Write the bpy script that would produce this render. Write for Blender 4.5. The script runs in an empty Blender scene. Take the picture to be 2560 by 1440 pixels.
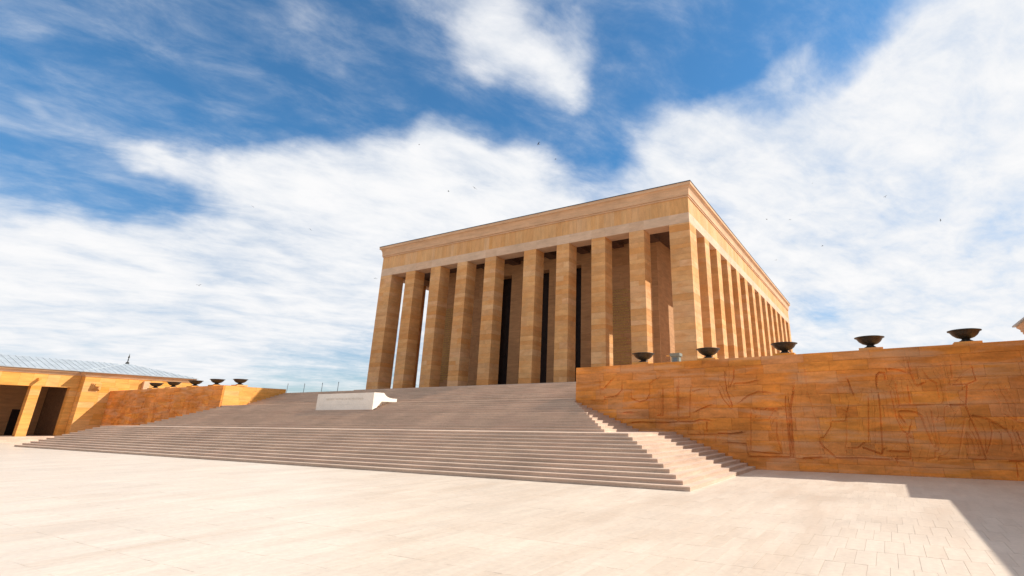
import bpy, bmesh, math, random
import numpy as np
from mathutils import Matrix, Vector
random.seed(7)
rng = np.random.default_rng(7)
scn = bpy.context.scene
col = scn.collection

# ------------------------------------------------------------------ camera
CAM = Vector((34.365, -44.55, 2.028))
YAW, PIT, ROL, FPX = 0.50234, 0.32303, 0.005155, 1301.12
cam_d = bpy.data.cameras.new('camera')
cam = bpy.data.objects.new('camera', cam_d)
col.objects.link(cam)
_fw = Vector((-math.sin(YAW), math.cos(YAW), 0)); _rt = Vector((math.cos(YAW), math.sin(YAW), 0)); _up = Vector((0, 0, 1))
_f2 = _fw*math.cos(PIT) + _up*math.sin(PIT); _u2 = -_fw*math.sin(PIT) + _up*math.cos(PIT)
_r3 = _rt*math.cos(ROL) + _u2*math.sin(ROL); _u3 = -_rt*math.sin(ROL) + _u2*math.cos(ROL)
_m = Matrix((_r3, _u3, -_f2)).transposed().to_4x4(); _m.translation = CAM
cam.matrix_world = _m
cam_d.sensor_fit = 'HORIZONTAL'; cam_d.sensor_width = 36.0
cam_d.lens = FPX/2560*36
cam_d.shift_x = -188.05/2560
cam_d.shift_y = -97.05/2560
cam_d.clip_start = 0.1; cam_d.clip_end = 6000
scn.camera = cam
scn.cycles.max_bounces = 5; scn.cycles.diffuse_bounces = 4; scn.cycles.glossy_bounces = 2

# ------------------------------------------------------------------ sky, sun, exposure
SUN = Vector((0.905, 0.70, 1.0)).normalized()          # towards the sun
EL = math.asin(SUN.z); AZ = math.atan2(SUN.x, SUN.y)
scn.view_settings.view_transform = 'Standard'; scn.view_settings.look = 'None'
scn.view_settings.gamma = 1.0; scn.view_settings.use_curve_mapping = False
scn.view_settings.exposure = 1.2
sl = bpy.data.lights.new('sun', 'SUN'); sl.energy = 2.6; sl.angle = math.radians(0.5); sl.color = (1.0, 0.95, 0.87)
so = bpy.data.objects.new('sun', sl); col.objects.link(so)
so.rotation_euler = (-SUN).to_track_quat('-Z', 'Y').to_euler()

BLOBS = [(-0.865,0.154,0.477,85.6,-0.8),(-0.82,0.264,0.508,62.5,-0.8),(-0.775,0.386,0.501,61.6,-0.75),(-0.891,0.131,0.434,396.2,-0.4),(-0.684,0.435,0.586,182.7,-0.55),(-0.771,0.448,0.452,378.8,-0.35),(-0.69,0.518,0.506,334.7,-0.25),(-0.918,0.229,0.323,1117.5,-0.5),(-0.897,0.304,0.322,1250.0,-0.5),(-0.87,0.364,0.334,1554.2,-0.4),(-0.93,0.181,0.321,1761.1,-0.4),(-0.683,0.391,0.616,148.2,-0.5),(-0.635,0.576,0.514,392.2,-0.4),(-0.562,0.643,0.521,653.7,-0.5),(-0.27,0.71,0.65,134.1,-0.6),(-0.173,0.766,0.619,106.3,-0.5),(-0.029,0.778,0.627,112.9,-0.5),(-0.018,0.849,0.528,621.6,-0.4),(0.079,0.813,0.577,371.4,-0.25),(-0.372,0.787,0.492,450.6,-0.45),(-0.422,0.785,0.453,597.2,-0.25),(-0.503,0.699,0.508,458.2,-0.5),(-0.446,0.735,0.511,890.8,-0.3),(-0.366,0.76,0.536,1426.3,-0.25),(-0.278,0.779,0.562,667.8,-0.2),(-0.405,0.605,0.685,766.7,-0.3),(-0.211,0.895,0.394,773.5,-0.6),(-0.067,0.979,0.192,1406.5,-0.6),(-0.087,0.858,0.507,1097.2,-0.3),(-0.561,0.653,0.509,645.3,-0.3),(0.138,0.895,0.424,1067.6,-0.2),(0.052,0.913,0.404,1301.7,-0.25),(-0.852,0.489,0.19,1083.8,-0.36),(-0.885,0.426,0.19,1492.9,-0.36),(-0.913,0.363,0.186,1728.8,-0.3),(-0.934,0.302,0.189,2007.1,-0.28),(-0.82,0.568,0.073,312.1,-0.55),(-0.874,0.482,0.065,576.4,-0.5),(-0.742,0.663,0.105,412.5,-0.3),(-0.771,0.573,0.278,1678.8,-0.1),(0.175,0.916,0.362,1149.5,-0.25),(0.11,0.946,0.305,1012.3,-0.25),(0.017,0.927,0.374,1227.5,-0.2),(-0.645,0.653,0.398,925.0,-0.1),(-0.611,0.452,0.65,1329.0,0.1575),(-0.561,0.511,0.651,1220.2,0.21000000000000002),(-0.525,0.563,0.638,1136.6,0.2625),(-0.487,0.618,0.617,1062.7,0.315),(-0.431,0.65,0.626,1276.0,0.336),(-0.361,0.663,0.656,2075.0,0.378),(-0.421,0.69,0.589,1897.4,0.35700000000000004),(-0.406,0.724,0.558,2395.7,0.35700000000000004),(-0.517,0.527,0.675,1477.1,0.126),(-0.911,0.141,0.388,5474.8,0.168),(-0.908,0.17,0.384,4535.2,0.315),(-0.902,0.206,0.379,3563.9,0.504),(-0.893,0.247,0.376,2794.8,0.546),(-0.881,0.29,0.375,2300.6,0.5775000000000001),(-0.867,0.332,0.37,1715.9,0.5775000000000001),(-0.849,0.381,0.367,945.5,0.525),(-0.812,0.43,0.395,506.8,0.525),(-0.764,0.505,0.402,246.0,0.5775000000000001),(-0.641,0.609,0.467,476.5,0.42000000000000004),(-0.613,0.656,0.441,357.1,0.42000000000000004),(-0.574,0.703,0.419,228.8,0.47250000000000003),(-0.313,0.768,0.558,1475.8,0.315),(-0.324,0.793,0.516,800.0,0.3675),(-0.246,0.832,0.497,464.8,0.525),(-0.163,0.872,0.462,260.4,0.525),(-0.09,0.827,0.554,989.3,0.3675),(-0.054,0.82,0.57,2354.0,0.315),(0.032,0.886,0.463,282.7,0.525),(0.116,0.881,0.458,211.5,0.525),(0.208,0.86,0.467,258.6,0.525),(0.234,0.809,0.539,446.2,0.3675),(-0.057,0.906,0.42,291.9,0.525),(-0.271,0.852,0.447,585.1,0.3675),(-0.923,0.312,0.226,55.0,0.525),(-0.807,0.52,0.282,52.6,0.525),(-0.944,0.309,0.117,133.6,0.47250000000000003),(-0.873,0.466,0.142,197.6,0.315),(-0.639,0.67,0.379,70.7,0.42000000000000004),(0.061,0.959,0.276,44.6,0.47250000000000003),(-0.046,0.927,0.372,141.2,0.315)]
world = bpy.data.worlds.new('World'); scn.world = world; world.use_nodes = True
wt = world.node_tree; wt.nodes.clear(); WN = wt.nodes.new; WL = wt.links.new
def wmath(op, a, b=None, c=None):
    n = WN('ShaderNodeMath'); n.operation = op
    for i, v in enumerate((a, b, c)):
        if v is None: continue
        if isinstance(v, (int, float)): n.inputs[i].default_value = v
        else: WL(v, n.inputs[i])
    return n.outputs[0]
def wvec(op, a, b=None, out=0):
    n = WN('ShaderNodeVectorMath'); n.operation = op
    for i, v in enumerate((a, b)):
        if v is None: continue
        if isinstance(v, (tuple, list)): n.inputs[i].default_value = v
        else: WL(v, n.inputs[i])
    return n.outputs[out]
w_out = WN('ShaderNodeOutputWorld'); w_bg = WN('ShaderNodeBackground'); WL(w_bg.outputs[0], w_out.inputs[0])
w_sky = WN('ShaderNodeTexSky'); w_sky.sky_type = 'NISHITA'; w_sky.sun_disc = False
w_sky.sun_elevation = EL; w_sky.sun_rotation = AZ; w_sky.altitude = 900; w_sky.air_density = 1.0; w_sky.dust_density = 0.6; w_sky.ozone_density = 1.6
w_tc = WN('ShaderNodeTexCoord'); D = wvec('NORMALIZE', w_tc.outputs['Generated'])
w_sep = WN('ShaderNodeSeparateXYZ'); WL(D, w_sep.inputs[0]); Dz = w_sep.outputs[2]
den = wmath('ADD', wmath('MAXIMUM', Dz, 0.0), 0.16)
w_cmb = WN('ShaderNodeCombineXYZ')
WL(wmath('DIVIDE', w_sep.outputs[0], den), w_cmb.inputs[0]); WL(wmath('DIVIDE', w_sep.outputs[1], den), w_cmb.inputs[1])
P = w_cmb.outputs[0]                                   # where the view ray meets the cloud layer
def wnoise(vec, scale, detail, rough, dist, off=(0, 0, 0)):
    n = WN('ShaderNodeTexNoise'); n.inputs['Scale'].default_value = scale; n.inputs['Detail'].default_value = detail
    n.inputs['Roughness'].default_value = rough; n.inputs['Distortion'].default_value = dist
    WL(wvec('ADD', vec, off), n.inputs['Vector']); return n.outputs[0]
w_rot = WN('ShaderNodeVectorRotate'); w_rot.rotation_type = 'Z_AXIS'; w_rot.inputs['Angle'].default_value = -1.13; WL(P, w_rot.inputs['Vector'])
Ps = wvec('MULTIPLY', w_rot.outputs[0], (0.9, 1.35, 1.0))
n_big = wnoise(Ps, 1.4, 7, 0.58, 0.15, (3.1, 1.7, 0))
n_fin = wnoise(Ps, 5.0, 7, 0.64, 0.25, (0.3, 5.2, 0))
warp = WN('ShaderNodeTexNoise'); warp.inputs['Scale'].default_value = 7.0; warp.inputs['Detail'].default_value = 5; WL(D, warp.inputs['Vector'])
Dw = wvec('NORMALIZE', wvec('ADD', D, wvec('MULTIPLY', wvec('SUBTRACT', warp.outputs['Color'], (.5, .5, .5)), (.11, .11, .11))))
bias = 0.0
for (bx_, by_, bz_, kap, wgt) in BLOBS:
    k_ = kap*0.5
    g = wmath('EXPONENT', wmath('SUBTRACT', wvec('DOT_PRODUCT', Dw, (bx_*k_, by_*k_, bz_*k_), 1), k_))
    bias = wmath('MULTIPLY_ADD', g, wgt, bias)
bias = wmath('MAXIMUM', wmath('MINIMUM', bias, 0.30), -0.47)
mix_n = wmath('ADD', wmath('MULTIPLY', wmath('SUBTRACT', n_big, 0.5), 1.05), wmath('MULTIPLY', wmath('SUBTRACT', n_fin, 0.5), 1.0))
dens_raw = wmath('ADD', wmath('ADD', 0.63, bias), mix_n)  # overall cloud cover, raised to veil the blue and add fill from unseen sky
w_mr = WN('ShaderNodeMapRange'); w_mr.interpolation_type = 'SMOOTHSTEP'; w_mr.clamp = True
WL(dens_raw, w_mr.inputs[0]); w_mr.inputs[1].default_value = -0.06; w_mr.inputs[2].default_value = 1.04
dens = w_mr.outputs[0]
w_ramp = WN('ShaderNodeValToRGB'); WL(wmath('ADD', wmath('MULTIPLY', n_fin, 0.5), wmath('MULTIPLY', n_big, 0.5)), w_ramp.inputs[0])
w_ramp.color_ramp.elements[0].position = 0.36; w_ramp.color_ramp.elements[0].color = (0.77, 0.82, 0.89, 1)
w_ramp.color_ramp.elements[1].position = 0.60; w_ramp.color_ramp.elements[1].color = (0.98, 0.98, 0.99, 1)
SKY_S = 0.05
w_skym = WN('ShaderNodeMix'); w_skym.data_type = 'RGBA'; w_skym.blend_type = 'MULTIPLY'; w_skym.inputs[0].default_value = 1.0
WL(w_sky.outputs[0], w_skym.inputs[6])
w_el = WN('ShaderNodeValToRGB'); WL(Dz, w_el.inputs[0])
w_el.color_ramp.elements[0].position = 0.02; w_el.color_ramp.elements[0].color = (0.74, 0.84, 0.93, 1)
w_el.color_ramp.elements[1].position = 0.42; w_el.color_ramp.elements[1].color = (0.60, 1.20, 1.46, 1)
WL(w_el.outputs[0], w_skym.inputs[7])
w_cl = WN('ShaderNodeMix'); w_cl.data_type = 'RGBA'; w_cl.blend_type = 'MULTIPLY'; w_cl.inputs[0].default_value = 1.0
CLOUD = 0.43/SKY_S
WL(w_ramp.outputs[0], w_cl.inputs[6]); w_cl.inputs[7].default_value = (CLOUD, CLOUD, CLOUD, 1)
w_mix = WN('ShaderNodeMix'); w_mix.data_type = 'RGBA'
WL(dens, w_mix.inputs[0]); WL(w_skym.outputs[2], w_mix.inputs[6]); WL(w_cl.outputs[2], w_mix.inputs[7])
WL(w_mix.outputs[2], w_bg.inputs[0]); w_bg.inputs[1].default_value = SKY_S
world.cycles.sampling_method = 'MANUAL'; world.cycles.sample_map_resolution = 1024

# ------------------------------------------------------------------ helpers
def fin(o, parent=None, **kw):
    col.objects.link(o)
    if parent is not None:
        o.parent = parent
        o.matrix_parent_inverse = Matrix.Translation(-Vector(parent.get('_w', (0, 0, 0)))) if parent.type == 'EMPTY' else Matrix.Identity(4)
    for k, v in kw.items(): o[k] = v
    return o
def thing(name, label, cat, loc=(0, 0, 0), group=None):
    o = bpy.data.objects.new(name, None); o.location = loc; o['_w'] = tuple(float(c) for c in loc)
    o.empty_display_size = 0.3
    fin(o, None, label=label, category=cat)
    if group: o['group'] = group
    return o
class MB:
    def __init__(s): s.v = []; s.f = []
    def box(s, x0, x1, y0, y1, z0, z1):
        if x0 > x1: x0, x1 = x1, x0
        if y0 > y1: y0, y1 = y1, y0
        b = len(s.v)
        s.v += [(x0, y0, z0), (x1, y0, z0), (x1, y1, z0), (x0, y1, z0), (x0, y0, z1), (x1, y0, z1), (x1, y1, z1), (x0, y1, z1)]
        s.f += [tuple(b+i for i in q) for q in ((0, 3, 2, 1), (4, 5, 6, 7), (0, 1, 5, 4), (1, 2, 6, 5), (2, 3, 7, 6), (3, 0, 4, 7))]
        return s
    def prism(s, poly, z0, z1):                       # polygon counter-clockwise in XY
        b = len(s.v); n = len(poly)
        s.v += [(x, y, z0) for x, y in poly] + [(x, y, z1) for x, y in poly]
        s.f += [tuple(b+n+i for i in range(n)), tuple(b+n-1-i for i in range(n))]
        s.f += [(b+i, b+(i+1) % n, b+n+(i+1) % n, b+n+i) for i in range(n)]
        return s
    def prism_x(s, poly, x0, x1):                     # polygon in (y, z), extruded along X
        b = len(s.v); n = len(poly)
        s.v += [(x0, y, z) for y, z in poly] + [(x1, y, z) for y, z in poly]
        s.f += [tuple(b+n+i for i in range(n)), tuple(b+n-1-i for i in range(n))]
        s.f += [(b+i, b+(i+1) % n, b+n+(i+1) % n, b+n+i) for i in range(n)]
        return s
    def lathe(s, prof, c, n=28):
        b = len(s.v); m = len(prof)
        for r, z in prof:
            for k in range(n):
                a = 2*math.pi*k/n; s.v.append((c[0]+r*math.cos(a), c[1]+r*math.sin(a), c[2]+z))
        for j in range(m-1):
            for k in range(n):
                k2 = (k+1) % n; s.f.append((b+j*n+k, b+j*n+k2, b+(j+1)*n+k2, b+(j+1)*n+k))
        s.f.append(tuple(b+n-1-k for k in range(n))); s.f.append(tuple(b+(m-1)*n+k for k in range(n)))
        return s
    def ring(s, prof, x0, x1, y0, y1):                # (offset, z) profile swept round a rectangle
        b = len(s.v); m = len(prof)
        for o, z in prof: s.v += [(x0-o, y0-o, z), (x1+o, y0-o, z), (x1+o, y1+o, z), (x0-o, y1+o, z)]
        for j in range(m-1):
            for k in range(4):
                k2 = (k+1) % 4; s.f.append((b+4*j+k, b+4*j+k2, b+4*(j+1)+k2, b+4*(j+1)+k))
        return s
    def mesh(s, name, mat, fix=True):
        me = bpy.data.meshes.new(name); me.from_pydata(s.v, [], s.f)
        if fix:
            bm = bmesh.new(); bm.from_mesh(me); bmesh.ops.recalc_face_normals(bm, faces=bm.faces); bm.to_mesh(me); bm.free()
        me.materials.append(mat); return me
    def build(s, name, mat, parent=None, smooth=False, **kw):
        me = s.mesh(name, mat)
        if smooth:
            for p in me.polygons: p.use_smooth = True
        return fin(bpy.data.objects.new(name, me), parent, **kw)
_cubes = {}
def box(name, x0, x1, y0, y1, z0, z1, mat, parent=None, **kw):   # alike pieces share one mesh per material
    if mat.name not in _cubes:
        _cubes[mat.name] = MB().box(-.5, .5, -.5, .5, -.5, .5).mesh('block_'+mat.name, mat, False)
    o = bpy.data.objects.new(name, _cubes[mat.name])
    o.location = ((x0+x1)/2, (y0+y1)/2, (z0+z1)/2); o.scale = (abs(x1-x0), abs(y1-y0), abs(z1-z0))
    return fin(o, parent, **kw)
def split(a, b, lo, hi, r=random):
    out = [a]
    while b-out[-1] > hi*1.05: out.append(out[-1]+r.uniform(lo, hi))
    if len(out) > 1 and b-out[-1] < lo*.6: out.pop()
    return out+[b]

# ------------------------------------------------------------------ materials
def stone(name, tones, streak=(0.5, 0.5, 5.0), contrast=0.5, rough=0.8, bump=0.25, stain=0.25, fine=18.0, spec=0.3, stain_col=None):
    m = bpy.data.materials.new(name); m.use_nodes = True; nt = m.node_tree; N = nt.nodes.new; L = nt.links.new
    bs = nt.nodes['Principled BSDF']; bs.inputs['Roughness'].default_value = rough; bs.inputs['Specular IOR Level'].default_value = spec
    geo = N('ShaderNodeNewGeometry'); oi = N('ShaderNodeObjectInfo')
    ad = N('ShaderNodeMath'); ad.operation = 'ADD'; L(geo.outputs['Random Per Island'], ad.inputs[0]); L(oi.outputs['Random'], ad.inputs[1])
    fr = N('ShaderNodeMath'); fr.operation = 'FRACT'; L(ad.outputs[0], fr.inputs[0])
    rp = N('ShaderNodeValToRGB'); L(fr.outputs[0], rp.inputs[0]); els = rp.color_ramp.elements
    while len(els) < len(tones): els.new(0.5)
    for i, t in enumerate(tones): els[i].position = i/max(1, len(tones)-1); els[i].color = (*t, 1)
    # veins follow the bedding of the stone, shifted from piece to piece
    off = N('ShaderNodeVectorMath'); off.operation = 'SCALE'; off.inputs[0].default_value = (13.0, 7.0, 29.0); L(fr.outputs[0], off.inputs['Scale'])
    mp = N('ShaderNodeVectorMath'); mp.operation = 'MULTIPLY_ADD'; L(geo.outputs['Position'], mp.inputs[0]); mp.inputs[1].default_value = streak; L(off.outputs[0], mp.inputs[2])
    n1 = N('ShaderNodeTexNoise'); n1.inputs['Scale'].default_value = 1.3; n1.inputs['Detail'].default_value = 7; n1.inputs['Roughness'].default_value = 0.62; n1.inputs['Distortion'].default_value = 0.35; L(mp.outputs[0], n1.inputs['Vector'])
    n2 = N('ShaderNodeTexNoise'); n2.inputs['Scale'].default_value = 0.35; n2.inputs['Detail'].default_value = 5; n2.inputs['Roughness'].default_value = 0.6; L(geo.outputs['Position'], n2.inputs['Vector'])
    n3 = N('ShaderNodeTexNoise'); n3.inputs['Scale'].default_value = fine; n3.inputs['Detail'].default_value = 6; n3.inputs['Roughness'].default_value = 0.65; L(geo.outputs['Position'], n3.inputs['Vector'])
    def mr(src, a, b, lo=0.3, hi=0.7):
        q = N('ShaderNodeMapRange'); L(src, q.inputs[0]); q.inputs[1].default_value = lo; q.inputs[2].default_value = hi; q.inputs[3].default_value = a; q.inputs[4].default_value = b; return q.outputs[0]
    def mul(a, b):
        q = N('ShaderNodeMath'); q.operation = 'MULTIPLY'; L(a, q.inputs[0]); L(b, q.inputs[1]); return q.outputs[0]
    val = mul(mul(mr(n1.outputs[0], 1-contrast*.6, 1+contrast*.4), mr(n2.outputs[0], 1-stain*.6, 1+stain*.4)), mr(n3.outputs[0], 0.9, 1.08))
    hs = N('ShaderNodeVectorMath'); hs.operation = 'SCALE'; L(rp.outputs[0], hs.inputs[0]); L(val, hs.inputs['Scale'])
    c = hs.outputs[0]
    if stain_col:
        mx = N('ShaderNodeMix'); mx.data_type = 'RGBA'; L(c, mx.inputs[6]); mx.inputs[7].default_value = (*stain_col[0], 1)
        mp2 = N('ShaderNodeVectorMath'); mp2.operation = 'MULTIPLY'; L(geo.outputs['Position'], mp2.inputs[0]); mp2.inputs[1].default_value = stain_col[2]
        n4 = N('ShaderNodeTexNoise'); n4.inputs['Scale'].default_value = 1.0; n4.inputs['Detail'].default_value = 6; n4.inputs['Distortion'].default_value = .5; L(mp2.outputs[0], n4.inputs['Vector'])
        L(mr(n4.outputs[0], 0.0, stain_col[1], 0.48, 0.68), mx.inputs[0]); c = mx.outputs[2]
    L(c, bs.inputs['Base Color'])
    if bump:
        b_ = N('ShaderNodeBump'); b_.inputs['Strength'].default_value = bump; b_.inputs['Distance'].default_value = 0.02
        L(n3.outputs[0], b_.inputs['Height']); L(b_.outputs[0], bs.inputs['Normal'])
    return m
def plain(name, c, rough=0.6, metal=0.0, var=0.25, scale=6.0, spec=0.5):
    m = bpy.data.materials.new(name); m.use_nodes = True; nt = m.node_tree; bs = nt.nodes['Principled BSDF']
    bs.inputs['Roughness'].default_value = rough; bs.inputs['Metallic'].default_value = metal; bs.inputs['Specular IOR Level'].default_value = spec
    geo = nt.nodes.new('ShaderNodeNewGeometry'); n = nt.nodes.new('ShaderNodeTexNoise'); n.inputs['Scale'].default_value = scale; n.inputs['Detail'].default_value = 6
    nt.links.new(geo.outputs['Position'], n.inputs['Vector'])
    rp = nt.nodes.new('ShaderNodeValToRGB'); nt.links.new(n.outputs[0], rp.inputs[0])
    rp.color_ramp.elements[0].position = .3; rp.color_ramp.elements[0].color = (*[v*(1-var) for v in c], 1)
    rp.color_ramp.elements[1].position = .7; rp.color_ramp.elements[1].color = (*[v*(1+var) for v in c], 1)
    nt.links.new(rp.outputs[0], bs.inputs['Base Color']); return m

M_PAVE = stone('paving_travertine', [(.66, .55, .44), (.675, .565, .455), (.65, .535, .425), (.685, .575, .465)], (2.0, 0.35, 1.0), .14, .42, .08, .14, 9.0, .4, (((.50, .38, .28)), .35, (.9, .16, 1)))
M_STEP = stone('step_travertine', [(.63, .465, .35), (.67, .50, .38), (.59, .43, .32), (.65, .485, .37), (.61, .44, .33)], (0.45, 0.6, 6.0), .3, .62, .12, .25, 12.0, .3, ((.54, .37, .28), .4, (.5, .5, 2.0)))
M_LINT = stone('lintel_travertine', [(.62, .425, .285), (.64, .455, .315), (.60, .395, .255)], (0.6, 0.6, 2.0), .25, .8, .2, .15)
M_PIER = stone('pier_travertine', [(.67, .36, .145), (.60, .30, .11), (.71, .42, .205), (.61, .28, .09), (.71, .39, .16), (.595, .315, .13), (.69, .395, .20)], (0.9, 0.9, 1.7), .26, .8, .25, .2, 16.0, .25, ((.58, .24, .065), .45, (.7, .7, 1.6)))
M_FRIEZE = stone('frieze_travertine', [(.64, .35, .145), (.66, .38, .17), (.61, .31, .11), (.66, .395, .20), (.63, .33, .13)], (3.0, 3.0, 0.5), .28, .8, .25, .15)
M_CORN = stone('cornice_travertine', [(.62, .375, .21), (.64, .41, .25), (.60, .35, .18)], (0.4, 0.4, 3.0), .3, .8, .2, .2)
M_REL = stone('relief_travertine', [(.77, .265, .05), (.80, .295, .05), (.73, .235, .042), (.74, .285, .08), (.78, .26, .038), (.71, .245, .055), (.79, .285, .055), (.72, .29, .10)], (0.55, 0.55, 2.6), .5, .8, .55, .5, 9.0, .25, ((.68, .37, .20), .55, (.35, .35, 2.6)))
M_TOW = stone('tower_travertine', [(.74, .345, .08), (.76, .375, .105), (.72, .31, .055), (.76, .405, .15), (.75, .36, .085)], (0.5, 0.5, 3.5), .4, .8, .2, .15, 14.0, .25)
M_RJOINT = plain('relief_mortar', (.34, .13, .04), .9, 0, .3)
M_JOINT = plain('mortar', (.20, .12, .07), .9, 0, .3)
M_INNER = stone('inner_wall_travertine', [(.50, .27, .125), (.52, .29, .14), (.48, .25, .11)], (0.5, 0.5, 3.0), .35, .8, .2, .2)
M_CEIL = plain('ceiling_timber', (.10, .05, .03), .7, 0, .3, 3.0)
M_DOOR = plain('door_bronze', (.020, .010, .007), .55, .3, .4, 2.0, .3)
M_LEAD = plain('roof_lead_sheet', (.36, .39, .41), .5, .0, .15, 1.2)
M_SEAM = plain('roof_seam_lead', (.43, .46, .47), .5, .0, .15, 2.0)
M_FLASH = plain('flashing_metal', (.10, .10, .11), .5, .5, .2)
M_BRONZE = plain('urn_bronze', (.055, .05, .042), .5, .55, .35, 9.0)
M_GOLD = plain('gilded_letters', (.62, .44, .12), .45, .35, .2)
M_MARB = stone('podium_marble', [(.80, .72, .62), (.82, .75, .66)], (1, 1, 1.5), .1, .6, .05, .08)
M_CARVE = plain('carved_letter', (.66, .58, .49), .8, 0, .1)
M_POST = plain('painted_steel', (.16, .17, .18), .5, .4, .2)
M_LAMPB = plain('floodlight_paint', (.22, .22, .17), .7, .0, .15)
M_GLASS = plain('floodlight_lens', (.12, .14, .15), .15, 0, .1)
M_BIRD = plain('bird_feathers', (.03, .03, .035), .8, 0, .3)

# ------------------------------------------------------------------ dimensions (metres)
XS, YS, T, RIS = 28.574, -27.175, 0.3503, 0.1365      # lower flight: half width, front, tread, riser
X2, Y2 = 22.59, -21.356                                # second flight
Y3, T3 = -15.2, 0.40                                   # third flight
YW, XW = -17.304, 18.683                               # relief walls: plane, inner end
ZT = 35*RIS                                            # upper terrace
ZB = 42*RIS                                            # floor of the colonnade
YE = -11.25

# ------------------------------------------------------------------ ground
g = MB(); g.v = [(-2500, -2500, -.03), (2500, -2500, -.03), (2500, 2500, -.03), (-2500, 2500, -.03)]; g.f = [(0, 1, 2, 3)]
plaza = g.build('plaza', M_PAVE, None, kind='structure')
PW, PL = 0.30, 1.05
stones = []
y = -44.0; row = 0
while y < YW+.2:
    y1 = y+PL; x = -42.4+(0.11*row) % PW
    while x < 44:
        if not (abs(x+PW/2) < XS-.15 and y+PL/2 > YS): stones.append((x, y))
        x += PW
    y = y1; row += 1
cmi = _m.inverted()
def to_px(p):
    c = cmi @ Vector(p)
    if c.z > -.2: return None
    return (1280+188.05+FPX*c.x/-c.z, 720-97.05-FPX*c.y/-c.z)
big = []
for i, (x, y) in enumerate(stones):
    c = [to_px((x+dx, y+dy, 0)) for dx, dy in ((0, 0), (PW, 0), (PW, PL), (0, PL))]
    if None in c: continue
    cx = sum(p[0] for p in c)/4; cy = sum(p[1] for p in c)/4
    if not (-20 < cx < 2580 and 1000 < cy < 1460): continue
    a = abs(sum(c[k][0]*c[(k+1) % 4][1]-c[(k+1) % 4][0]*c[k][1] for k in range(4)))/2
    big.append((a, i))
big.sort(reverse=True); near = {i for a, i in big[:300]}
GAP = 0.0016
slab = MB(); slab.v = [(0, 0, -.029), (1, 0, -.029), (1, 1, -.029), (0, 1, -.029), (0.004, .001, 0), (.996, .001, 0), (.996, .999, 0), (0.004, .999, 0)]
slab.f = [(4, 5, 6, 7), (0, 1, 5, 4), (1, 2, 6, 5), (2, 3, 7, 6), (3, 0, 4, 7)]
slab_me = slab.mesh('paving_stone', M_PAVE, False)
far = MB()
for i, (x, y) in enumerate(stones):
    dz = random.uniform(-.0015, .0015)
    if i in near:
        o = bpy.data.objects.new('paving_stone', slab_me); o.location = (x+GAP/2, y+GAP/2, dz); o.scale = (PW-GAP, PL-GAP, 1)
        fin(o, plaza)
    else:
        b = len(far.v); x0, x1, y0, y1 = x+GAP/2, x+PW-GAP/2, y+GAP/2, y+PL-GAP/2
        far.v += [(x0, y0, -.029), (x1, y0, -.029), (x1, y1, -.029), (x0, y1, -.029), (x0, y0, dz), (x1, y0, dz), (x1, y1, dz), (x0, y1, dz)]
        far.f += [tuple(b+k for k in q) for q in ((4, 5, 6, 7), (0, 1, 5, 4), (1, 2, 6, 5), (2, 3, 7, 6), (3, 0, 4, 7))]
fo = bpy.data.objects.new('paving_stones', far.mesh('paving_stones', M_PAVE, False)); fin(fo, plaza, kind='stuff')

# upper terrace behind the relief walls
poly = [(-70, 130), (-70, -9.6), (-41.6, -9.6), (-41.6, YW+.9), (-19.6, YW+.9), (-19.6, YE), (19.6, YE), (19.6, YW+.9), (41.6, YW+.9), (41.6, -9.6), (70, -9.6), (70, 130)]
MB().prism(poly, 0.1, ZT).build('terrace', M_STEP, None, kind='structure')

# ------------------------------------------------------------------ the staircase
st = thing('grand_staircase', 'wide grey pink travertine staircase rising from the plaza to the mausoleum', 'staircase', (0, YS, 0))
EPS = 0.02
NOSE, TH = 0.028, 0.042                                # each step: a riser course under a slightly proud tread slab
def step(h, y0, y1, z0, z1):
    MB().box(-h+.004, h-.004, y0+NOSE, y1, z0-EPS*(z0 > 0), z1-TH).box(-h, h, y0, y1-.003, z1-TH+.0005, z1).build('step', M_STEP, st)
for i in range(12): step(XS-i*T, YS+i*T, YW+.1, i*RIS, (i+1)*RIS)
for j in range(13): step(max(X2-j*T, XW-.004), Y2+j*T, YW+.1 if j < 12 else Y3+.6, (12+j)*RIS, (13+j)*RIS)
for k in range(10): step(XW-.004, Y3+k*T3, Y3+9*T3+.35 if k < 9 else YE-.002, (25+k)*RIS, (26+k)*RIS)
def stair_z(ax):                                       # height of the stairs where they meet the relief wall
    if ax > XS: return 0.0
    n = 0
    for i in range(12):
        if ax < XS-i*T: n = i+1
    for j in range(13):
        if ax < X2-j*T: n = 13+j
    return n*RIS

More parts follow.
